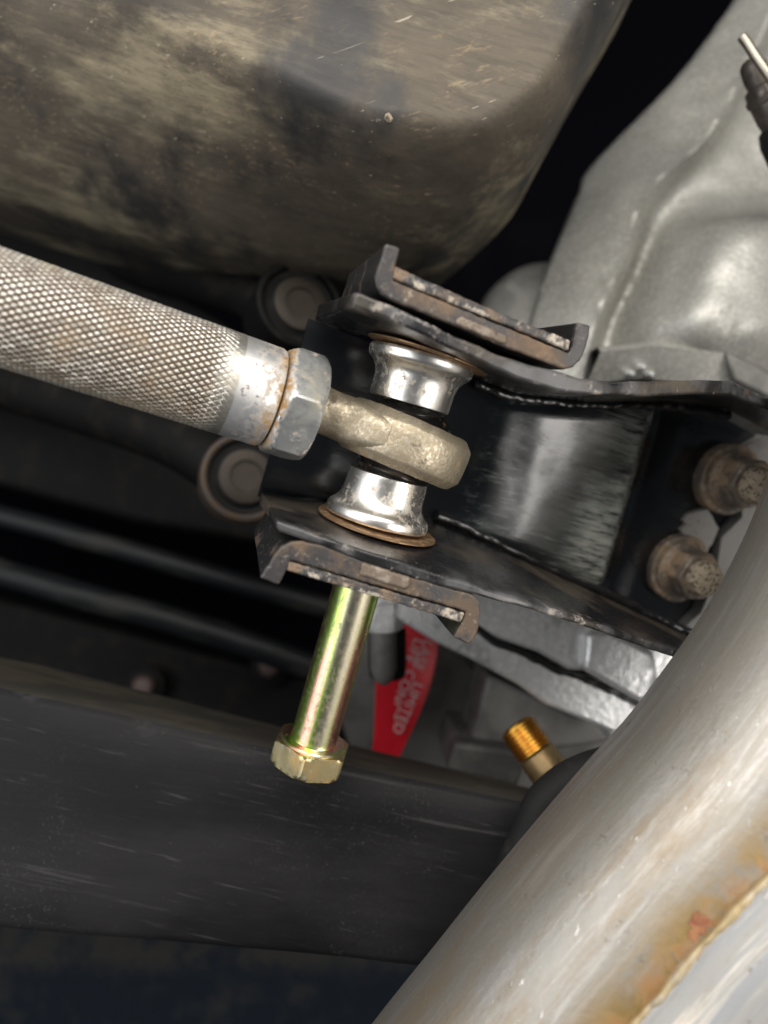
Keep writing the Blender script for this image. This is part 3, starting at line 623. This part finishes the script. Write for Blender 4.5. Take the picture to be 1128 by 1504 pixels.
topout = [(523, 428), (573, 448), (647, 483), (722, 517), (778, 537), (822, 546), (852, 556), (900, 562, -38), (943, 560, -34), (1008, 558, -28), (1073, 558, -22), (1128, 586, -17), (1214, 622, -10)]
topback = [(462, 470), (560, 503), (640, 531), (700, 557), (748, 578), (856, 591), (973, 590), (1073, 604), (1128, 634), (1190, 668)]
V, Fc, fa = side_plate(topin, topout, topback, 1, 6.0); mesh_obj('side_plate', V, Fc, fr, M['edge'], bk, bevel=.9, seg=3, attrs={'front': fa})
botin = [(405, 764), (466, 788), (530, 812), (606, 838), (640, 836.5), (705, 859), (770, 879, -38), (856, 909, -33), (943, 939, -28), (1012, 961, -24), (1110, 992, -18)]
botin = [(405, 764), (466, 786), (530, 808), (606, 830), (640, 841), (705, 861), (770, 880, -38), (856, 909, -33), (943, 939, -28), (1012, 961, -24), (1110, 992, -18)]
botout = [(408, 781), (475, 802), (530, 826), (603, 849), (640, 859), (705, 876), (783, 897, -38), (856, 920, -33), (943, 950, -28), (1010, 973, -24), (1108, 1004, -18)]
botback = [(384, 722), (520, 744), (640, 762), (683, 779), (780, 826), (882, 872), (951, 905), (1016, 935), (1080, 962)]
V, Fc, fa = side_plate(botin, botout, botback, -1, 5.0); mesh_obj('side_plate', V, Fc, fr, M['edge'], bk, bevel=.9, seg=3, attrs={'front': fa})
# web: lofted stations (top pixel, bottom pixel, step in depth)
ST = [((455, 474), (381, 726), 7, 0, 0), ((560, 518), (500, 728), 5, 0, 0), ((680, 560), (632, 762), -1, 0, 0), ((712, 572), (660, 771), -3, .2, 0), ((738, 584), (684, 782), -6, 1, 0), ((800, 590), (740, 806), -7.6, 1, 0),
      ((862, 592), (800, 832), -8.0, 1, .25), ((905, 592), (838, 850), -8.0, 1, 1), ((942, 592), (866, 864), -7, .8, 1), ((958, 592), (876, 869), -3.5, .5, .35), ((974, 592), (888, 876), 3, .1, 0), ((985, 592), (900, 882), 6, 0, 0), ((1030, 598), (940, 900), 7, 0, 0), ((1250, 700), (1100, 975), 24, 0, 0)]
tps, bts, pa, bd = [], [], [], []
for t, b, dc, p1, p2 in ST:
    tps.append(on(*t, cW) + np.array([0, dc, 2.2])); bts.append(on(*b, cW) + np.array([0, dc, -2.2])); pa.append(p1); bd.append(p2)
def dens(v, n): return np.interp(np.linspace(0, len(v) - 1, n), np.arange(len(v)), v)
NS = 130; T = np.array(tps); B = np.array(bts)
T = np.stack([dens(T[:, k], NS) for k in range(3)], 1); B = np.stack([dens(B[:, k], NS) for k in range(3)], 1); pa = dens(pa, NS); bd = dens(bd, NS)
for A in (T, B):
    for _ in range(2): A[1:-1] = (A[:-2] + 2 * A[1:-1] + A[2:]) / 4
rows, at1, at2 = [], [], []
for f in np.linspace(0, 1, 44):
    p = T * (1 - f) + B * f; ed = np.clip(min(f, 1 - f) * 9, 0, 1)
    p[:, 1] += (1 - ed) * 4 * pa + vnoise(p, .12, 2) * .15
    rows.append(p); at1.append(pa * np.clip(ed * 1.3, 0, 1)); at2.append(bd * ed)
front = np.array(rows); back = front + np.array([0, 5, 0])
V = np.vstack([front.reshape(-1, 3), back.reshape(-1, 3)]); n, m = front.shape[:2]; g = grid_faces(n, m); off = n * m
Fc = g.tolist() + (g[:, ::-1] + off).tolist()
lp = [i * m for i in range(n)]; Fc += [[lp[i], lp[i + 1], lp[i + 1] + off, lp[i] + off] for i in range(n - 1)]
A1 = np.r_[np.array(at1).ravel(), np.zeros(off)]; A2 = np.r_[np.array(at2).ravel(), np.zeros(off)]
mesh_obj('web', V, Fc, fr, M['web'], bk, smooth=50, attrs={'panel': A1, 'painted_sheen': A2})
for pts, s0, z in ((topback[3:8], 4, -1.6), (botback[2:8], 6, 1.4)):
    p = resample(trace(pts, cW - 4), 120) + np.array([0, 0, z]); p[:, 1:] += np.stack([vnoise(p, .5, s0), vnoise(p, .5, s0 + 1)], 1) * .5
    V, Fc = tube(p, 1.9 + .12 * np.sin(np.arange(120) * .8), 12, rough=.06); mesh_obj('weld_bead', V, Fc, fr, M['black'], bk)
# cam guides: U-shaped strips welded on the outside of each plate, tabs turned away from the plate
def guide(outline, strip, weld, label_s, c0, c1):
    a = trace(outline, c0); c = a.mean(0)
    aa = catmull(np.vstack([a, a[:1]]), 1) if 0 else a
    b = a.copy(); b[:, 1] = c1
    n_ = len(a); mid = a.copy(); mid[:, 1] += 1.6; V = np.vstack([a, mid, b])
    Fc = [[i + k, (i + 1) % n_ + k, (i + 1) % n_ + n_ + k, i + n_ + k] for k in (0, n_) for i in range(n_)] + [list(range(n_))[::-1], list(range(2 * n_, 3 * n_))]
    g_ = mesh_obj('cam_guide', V, Fc, fr, M['guide'], bk, bevel=.7, seg=3, attrs={'front': np.r_[np.ones(n_), np.full(n_, .1), np.zeros(n_)]})
    a = trace(weld, c0 - .9); b = a + np.array([0, 3, 0]); V, Fc = prism(a, b); w_ = mesh_obj('weld_patch', V, Fc, fr, M['wpatch'], g_, bevel=.8, seg=3)
    a = trace(strip, c0 - .3); b = a.copy(); b[:, 1] = c1 - 4
    f2 = Frame(fr.wld(a.mean(0)), *fr.R.T); V, Fc = prism((np.array([fr.wld(q) for q in a]) - f2.o) @ f2.R, (np.array([fr.wld(q) for q in b]) - f2.o) @ f2.R)
    s_ = mesh_obj('slide_plate', V, Fc, f2, M['strip'], None, bevel=.5, seg=2); tag(s_, label_s, 'slide plate', 'slide plates between the cam guide tabs')
def dens_edge(pts, step=7):
    out = []
    for i in range(len(pts)):
        p, q = np.array(pts[i], float), np.array(pts[(i + 1) % len(pts)], float); k = max(1, int(np.linalg.norm(q - p) / step))
        for t in range(k):
            r = p + (q - p) * t / k
            if 0 < t: r = r + RNG.normal(size=2) * .45
            out.append(tuple(r))
    return out
gt = [(567, 357), (588, 364), (581, 392), (577.5, 412), (836, 519), (842, 506), (849, 473), (868, 478), (866, 492), (861, 511), (853, 529), (843, 539), (829, 543), (785, 526), (740, 509), (650, 471), (573, 440), (560, 432), (553, 421), (551, 409), (556, 390)]
guide(dens_edge(gt), dens_edge([(580.5, 391), (640, 418), (725, 456), (838, 500), (835.5, 515.5), (720, 468), (577, 409.5)], 5),
      dens_edge([(677, 464), (745, 493), (746, 502), (741, 506), (672, 478), (670, 470)], 4), 'flat chipped plate lying between the tabs on the upper bracket side', cF + .5, cW - 6)
gb = [(381, 849), (409, 860), (421, 838), (426, 823.5), (684.5, 899), (678, 917), (666, 937), (689, 947), (697, 938), (704, 920), (706, 894), (703, 882), (696, 874), (640, 858), (600, 846.5), (530, 823), (475, 801), (445, 795), (428, 796), (413, 803), (403, 815), (395, 830)]
guide(dens_edge(gb), dens_edge([(424.5, 825.5), (550, 862), (683, 901), (677, 915), (561, 880), (421, 838.5)], 5),
      dens_edge([(532, 826.5), (603, 848), (602, 861), (596, 867), (528, 845)], 4), 'flat rusty plate held by the tabs under the lower bracket side', cF + .5, cW - 6)
tag(bk, 'black welded channel bracket with chipped edges and clipped-on tab guides', 'bracket')
# chipped bare patch between the two flange bolts
pp = [(1022, 752), (1010, 757), (1004, 765), (1009, 771), (1000, 778), (1004, 785), (997, 792), (993, 800), (988, 812), (1030, 822), (1046, 800), (1056, 775), (1040, 748)]
a = trace(dens_edge(pp, 5), cW + 7.6); V, Fc = prism(a, a + np.array([0, 6, 0])); mesh_obj('bare_patch', V, Fc, fr, M['bare'], bk, bevel=.2)
pp = [(1128, 640), (1095, 655), (1090, 760), (1060, 790), (1050, 850), (1030, 900), (990, 935), (1060, 960), (1200, 760)]
a = trace(pp, cW + 9.5); V, Fc = prism(a, a + np.array([0, 8, 0])); mesh_obj('bare_patch', V, Fc, fr, M['castdark'], bk, bevel=.2)

# flange bolts on the right-hand end of the bracket
for i, (px, py, r, lab) in enumerate([(1070, 704, 16.0, 'upper dirt caked flange bolt beside the exhaust pipe'), (996, 834, 15.5, 'lower dirt caked flange bolt with sandy tip')]):
    o_ = fr.wld(on(px, py, cW + 7)); f = axis_frame(o_, -E3 + .06 * E1, E2); fb = empty('flange_bolt', f)
    V, Fc = lathe([(-5, r * .98), (0, r), (1.8, r), (2.6, r * .95), (3.0, r * .80)], 56, .35, i, rs=.3); mesh_obj('washer', V, Fc, f, M['dirtbolt'], fb)
    V, Fc = lathe([(2.2, r * .86), (4.2, r * .86), (6, r * .74), (7, r * .70)], 56, .4, i + 3, rs=.3); mesh_obj('flange', V, Fc, f, M['dirtbolt'], fb)
    V, Fc = lathe([(5, r * .8), (6.5, r * .78), (14, r * .76), (15.4, r * .66), (15.6, r * .5)], 48, .3, i + 5, rfun=hexfun(r * 1.28, .3 + i), rs=.35); mesh_obj('hex_head', V, Fc, f, M['dirtbolt'], fb, bevel=.6)
    V, Fc = lathe([(14, r * .50), (18, r * .50), (20.5, r * .46), (21.5, r * .34), (21.8, .5)], 48, .55, i + 8, rs=.9); mesh_obj('stud_tip', V, Fc, f, M['tip'], fb)
    tag(fb, lab, 'bolt', 'flange bolts on the bracket')

# ================================================================== the link: tube, jam nut, rod end
th = math.radians(21); sl_ = math.radians(16.2); CL = C + np.array([0, 0, -1.0])
U = np.array([math.cos(th) * math.cos(sl_), math.sin(th), -math.cos(th) * math.sin(sl_)]); U = unit(U)      # towards the bearing
ro = math.radians(4.5); rot_ = np.array([[math.cos(ro), 0, math.sin(ro)], [0, 1, 0], [-math.sin(ro), 0, math.cos(ro)]])   # the eye sits rolled a little on the ball
UR = rot_ @ U
RB = Frame(CL + np.array([0, 0, -.6]), -UR, unit(np.cross(E2 - UR * UR.dot(E2), -UR)), unit(E2 - UR * UR.dot(E2)))    # rod end: z along its bore
RTUBE = 16.4; tN = 34.0; LN = 13.5                                        # distance from bore to nut, nut length
lk = empty('adjustable_link', axis_frame(CL - U * (tN + LN + 20), U))
fk = axis_frame(CL - U * (tN + LN), U)                                       # local z towards bearing; z = 0 at nut/collar joint
# knurled tube
Nst, spp = 50, 10; pz = 3.05; nth = Nst * spp; L0, L1 = -215.0, -14.0; nz = int((L1 - L0) / pz * spp)
jt = np.arange(nth); iz = np.arange(nz)
u = jt[None, :] / spp; v = iz[:, None] / spp
tri = lambda x, k=.5: np.where(x % 1.0 < k, (x % 1.0) / k, (1 - x % 1.0) / (1 - k))   # 0 in the groove, 1 on the ridge
h = np.minimum(tri(u + v, .62), tri(u - v, .5)); top = np.clip(h * 1.9, 0, 1)
cell = (np.floor(u + v).astype(int) * 73 + np.floor(u - v).astype(int) * 151) % 997
cellh = np.random.default_rng(3).uniform(0, 1, 997)[cell]
zz = L0 + iz * pz / spp; fade = np.clip((L1 - .4 - zz) / 9.0, 0, 1)[:, None]
hh = np.where(fade < 1, np.clip(top + (1 - fade) * 1.0, 0, 1), top); hh = np.clip(hh, 0, 1)
ang = jt * 2 * np.pi / nth
X3 = np.stack([np.broadcast_to(np.cos(ang), hh.shape) * 16, np.broadcast_to(np.sin(ang), hh.shape) * 16, np.broadcast_to(zz[:, None], hh.shape)], -1)
wear = vnoise(X3, .16, 4) * .08 + vnoise(X3, 1.1, 6) * .07 - cellh * .09 * hh + .03
rr = RTUBE - .65 * (1 - hh) + wear * fade
V = np.stack([rr * np.cos(ang), rr * np.sin(ang), np.broadcast_to(zz[:, None], rr.shape)], -1)
mesh_obj('knurled_tube', V.reshape(-1, 3), grid_faces(nz, nth, True), fk, M['knurl'], lk, smooth=28, attrs={'groove': np.clip((1 - hh) + (cellh - .6) * .3 * fade, 0, 1).ravel()})
V, Fc = lathe([(L1 - .6, RTUBE - .1), (-12.8, RTUBE - .02), (-8, RTUBE), (-2.0, RTUBE - .05), (-.9, RTUBE - .5), (-.5, RTUBE - 1.4)], 110, .05, 3, rs=.4); mesh_obj('collar', V, Fc, Frame(fk.wld((0, 0, -12)), *fk.R.T) if 0 else fk, M['collar'], lk)
# nut with the flats chamfered at both ends
hn = hexfun(33.5, math.radians(30 - 4)); zs = np.array([0, .3, 1.1, 2.0, 3.0, 4.5, 7, 9.0, 10.5, 11.6, 12.6, 13.3, 13.5]) - LN / 2
rl = [15.8, 16.6, 17.6, 18.5, 19.4, 20, 20, 20, 19.3, 18.5, 17.7, 16.9, 12]
V, Fc = lathe(list(zip(zs, rl)), 144, .10, 5, rfun=hn, rs=.35); fn = axis_frame(CL - U * (tN + LN / 2), U)
mesh_obj('jam_nut', V, Fc, fn, M['nut'], lk, smooth=22, bevel=.25)
# rod end: ring and flared shank, joined into one forging
def rod_end():
    fr = RB; Ro, Ri, hb = 23.4, 15.8, 8.9; nA = 128; ths = np.linspace(0, 2 * np.pi, nA, endpoint=False)
    sec = [(Ri, -hb + .9), (Ri + .5, -hb + .2), (Ri + 1.2, -hb), (Ro - 3.6, -hb), (Ro - 3.0, -hb + .2), (Ro - .7, -6.3), (Ro - .25, -5.5), (Ro, -2.5), (Ro, 2.5), (Ro - .25, 5.5), (Ro - .7, 6.3), (Ro - 3.0, hb - .2), (Ro - 3.6, hb), (Ri + 1.2, hb), (Ri + .5, hb - .2), (Ri, hb - .9)]
    V = np.array([[(r * math.cos(t), r * math.sin(t), z) for t in ths] for r, z in sec]); V[..., 2] += 0
    k = len(sec); V += vnoise(V, .35, 4)[..., None] * .16
    idx = np.arange(k * nA).reshape(k, nA); Fc = [[idx[i, j], idx[(i + 1) % k, j], idx[(i + 1) % k, (j + 1) % nA], idx[i, (j + 1) % nA]] for i in range(k) for j in range(nA)]
    V = V.reshape(-1, 3); o = len(V)
    xs = [13, 17, 20, 22.5, 24.5, 26.5, 29, 32, 38]; wy = [19.8, 18.0, 15.8, 13.2, 10.9, 9.3, 8.4, 8.2, 8.6]; hz = [7.4, 7.6, 7.8, 7.9, 7.9, 7.8, 7.8, 8.0, 8.4]; m = 56
    a = np.linspace(0, 2 * np.pi, m, endpoint=False); W = []
    for x, w_, z_ in zip(xs, wy, hz):
        e = .6 if x < 26 else .85
        cy = np.sign(np.cos(a)) * np.abs(np.cos(a)) ** e * w_; cz = np.sign(np.sin(a)) * np.abs(np.sin(a)) ** e * z_
        W.append(np.stack([np.full(m, x), cy, cz], 1))
    W = np.array(W); W += vnoise(W, .35, 6)[..., None] * .14
    Fc += (grid_faces(len(xs), m, True) + o).tolist()
    return np.vstack([V, W.reshape(-1, 3)]), Fc
V, Fc = rod_end(); re_ = mesh_obj('rod_end', V, Fc, RB, M['rodend'], lk, smooth=28, bevel=.35, seg=3)
a = np.linspace(-1.05, 1.05, 30); V, Fc = lathe([(17.2 * math.sin(t), 17.2 * math.cos(t)) for t in a], 80)
mesh_obj('bearing_ball', V, Fc, BR if 0 else RB, M['ball'], re_, smooth=60)
V, Fc = lathe([(-8.2, 15.5), (-8.6, 14.6), (-8.9, 15.8)], 60, caps=False)
tag(lk, 'knurled steel link tube with jam nut and dusty gold rod end joint', 'link bar')

# spacers, washers, long bolt on the bore axis
CB = C - E1 * 1.4
prof = [(9.6, 8), (9.6, 9.0), (12.2, 9.0), (12.2, 13.7), (12.35, 14.0), (13.5, 14.15), (18, 14.3), (20.5, 14.6), (22.3, 15.2), (23.8, 16.3), (24.7, 17.3), (25.4, 18.0), (26.4, 18.4), (27.8, 18.6), (28.6, 18.5), (29.0, 18.2), (29.2, 17)]
for sgn, lab in ((1, 'upper polished flared spacer above the rod end'), (-1, 'lower polished flared spacer with orange rust specks below the rod end')):
    f = axis_frame(CB + E2 * (12.2 if sgn > 0 else -13.4), sgn * E2); pr = [(z - 12.2, r) for z, r in prof]
    pr2 = catmull(np.array(pr[4:-3]), 40).tolist(); V, Fc = lathe(pr[:4] + pr2 + pr[-3:], 110, .06, 3, rs=.3)
    s_ = mesh_obj('bearing_spacer', V, Fc, f, M['spacer'], smooth=40); tag(s_, lab, 'spacer', 'flared bearing spacers')
for b_, tilt, off, lab in ((30.0, (.045, -.03), (1.6, 0), 'thin coppery washer under the upper bracket side'), (-31.4, (.0, -.055), (.6, -.6), 'thin coppery washer bent under the lower spacer')):
    z = unit(E2 + tilt[0] * E1 + tilt[1] * E3); f = axis_frame(CB + E2 * b_ + E1 * off[0] + E3 * off[1], z)
    V, Fc = lathe([(-.55, 9), (-.55, 21.0), (-.2, 21.5), (.2, 21.5), (.55, 21.0), (.55, 9)], 90, .1, 2); V[:, 2] += .012 * (V[:, 0] ** 2) * .06
    s_ = mesh_obj('thin_washer', V, Fc, f, M['washer']); tag(s_, lab, 'washer', 'thin coppery washers')
HB = -115.5
f = axis_frame(CB + E2 * HB, E2, (.0, -1, 0)); lb = empty('long_bolt', f)
V, Fc = lathe([(0, 9.0), (.4, 8.7), (1.2, 8.55), (60, 8.55), (144, 8.55), (145, 7.5)], 72); mesh_obj('shank', V, Fc, f, M['bolt'], lb)
V, Fc = lathe([(-1, 12.2), (.0, 12.2), (.45, 11.8), (.5, 9)], 72); mesh_obj('washer_face', V, Fc, f, M['bolt'], lb)
hn = hexfun(25.8, math.radians(30 - 3)); V, Fc = lathe(list(zip(np.array([-10.5, -10.3, -9.6, -8.6, -7.6, -5, -2.2, -1.2, -.6, -.3]), [11.5, 12.4, 13.6, 14.6, 15.4, 15.4, 15.4, 14.8, 13.8, 12.6])), 144, .08, 3, rfun=hn, rs=.3)
mesh_obj('hex_head', V, Fc, f, M['bolthead'], lb, smooth=22, bevel=.3)
tag(lb, 'long yellow zinc bolt hanging head down through the bracket', 'bolt')

# ================================================================== exhaust pipe, lower right foreground
left = [(440, 1650), (553, 1504), (628, 1410), (705, 1313), (785, 1217), (862, 1128), (925, 1058), (985, 980), (1045, 894), (1097, 800), (1134, 712), (1160, 615), (1175, 500)]
dp = 232.0; RP = 41.5
e = catmull([P(x, y, dp) for x, y in left], 150); tn = np.gradient(e, axis=0); tn /= np.linalg.norm(tn, axis=1)[:, None]
nrm = np.stack([-tn[:, 2], np.zeros(150), tn[:, 0]], 1); nrm *= np.sign(nrm[:, :1])
axp = e + nrm * (RP * 1.06)
f = Frame(P(1000, 1270, dp), (.78, 0, -.62), (0, 1, 0), (.62, 0, .78))
ex = empty('exhaust_pipe', f)
V, Fc = tube((axp - f.o) @ f.R, RP, 128, caps=False, rough=.004, rs=.05, seed=4)
W = V @ f.R.T + f.o; pxx = 564 + F * W[:, 0] / W[:, 1]; pyy = 752 - F * W[:, 2] / W[:, 1]
# local x runs across the pipe: heat tint sits along the joint with the branch pipe
lx = V[:, 0]; lz = V[:, 2]
fm = W[:, 1] < dp
def hit(x, y):
    '''point of the tube's near side seen at a photo pixel'''
    k = np.argsort(np.where(fm, (pxx - x) ** 2 + (pyy - y) ** 2, 1e12))[:6]; return P(x, y, W[k, 1].mean() - .2)
wl = [hit(x, y) for x, y in [(860, 1600), (935, 1502), (985, 1446), (1032, 1388), (1082, 1336), (1135, 1286), (1200, 1226)]]
wlc = catmull(wl, 90)
dist = np.min(np.linalg.norm(W[:, None, :] - wlc[None, ::3], axis=2), axis=1)
mt_ = mesh_obj('main_tube', V, np.array(Fc), f, M['pipe'], ex, smooth=60, attrs={'heat': np.clip(1 - np.abs(dist - 18) / 22, 0, 1), 'tint': np.clip(1.2 - dist / 14, 0, 1)})
tube_uv(mt_, 128, axp, RP)
d2 = np.gradient(wlc, axis=0); d2 /= np.linalg.norm(d2, axis=1)[:, None]; n2 = np.stack([-d2[:, 2], np.zeros(90), d2[:, 0]], 1); n2 *= np.sign(n2[:, :1])
cb = wlc + n2 * 25 + np.array([0, 16.5, 0])
V, Fc = tube((cb - f.o) @ f.R, 30.0, 96, caps=False, rough=.006, rs=.05, seed=7); bt_ = mesh_obj('branch_tube', V, np.array(Fc), f, M['pipe2'], ex, smooth=60); tube_uv(bt_, 96, cb, 30.0)
wb = wlc.copy(); wb += vnoise(wb, .35, 3)[:, None] * .5
V, Fc = tube((wb - f.o) @ f.R, 1.1 + .08 * np.sin(np.arange(90) * 1.3) + .35 * vnoise(wb, .2, 8), 14, rough=.08, seed=3); mesh_obj('weld_bead', V, Fc, f, M['weld'], ex)
rs_, rv = [], np.random.default_rng(5)
def surf(x, y):
    r = unit(P(x, y, 1.0)); k = np.argmin(np.linalg.norm(axp - P(x, y, dp), axis=1)); t = unit(axp[min(k + 1, 149)] - axp[k - 1]); a0 = axp[k]
    u_ = r - t * r.dot(t); w_ = -a0 + t * a0.dot(t); A = u_.dot(u_); B = 2 * u_.dot(w_); D = B * B - 4 * A * (w_.dot(w_) - (RP + .25) ** 2)
    return r * (-B - math.sqrt(max(D, 0))) / (2 * A)
for sc_ in (0, .55, 1.0):
    for k in range(28):
        an = k / 28 * 2 * np.pi; rad = sc_ * (1 + .22 * math.sin(3 * an + 1) + .16 * math.sin(7 * an) + .1 * math.sin(11 * an))
        rs_.append(surf(1026 + 15 * rad * math.cos(an) + 5 * rad * math.sin(an), 1360 - 20 * rad * math.sin(an)))
V = np.array(rs_); q = V[0]; mesh_obj('rust_stain', V - q, grid_faces(3, 28, True), world_frame(q), M['rust'], ex)
tag(ex, 'large stainless exhaust pipe with heat tinted weld in the lower right foreground', 'exhaust pipe')
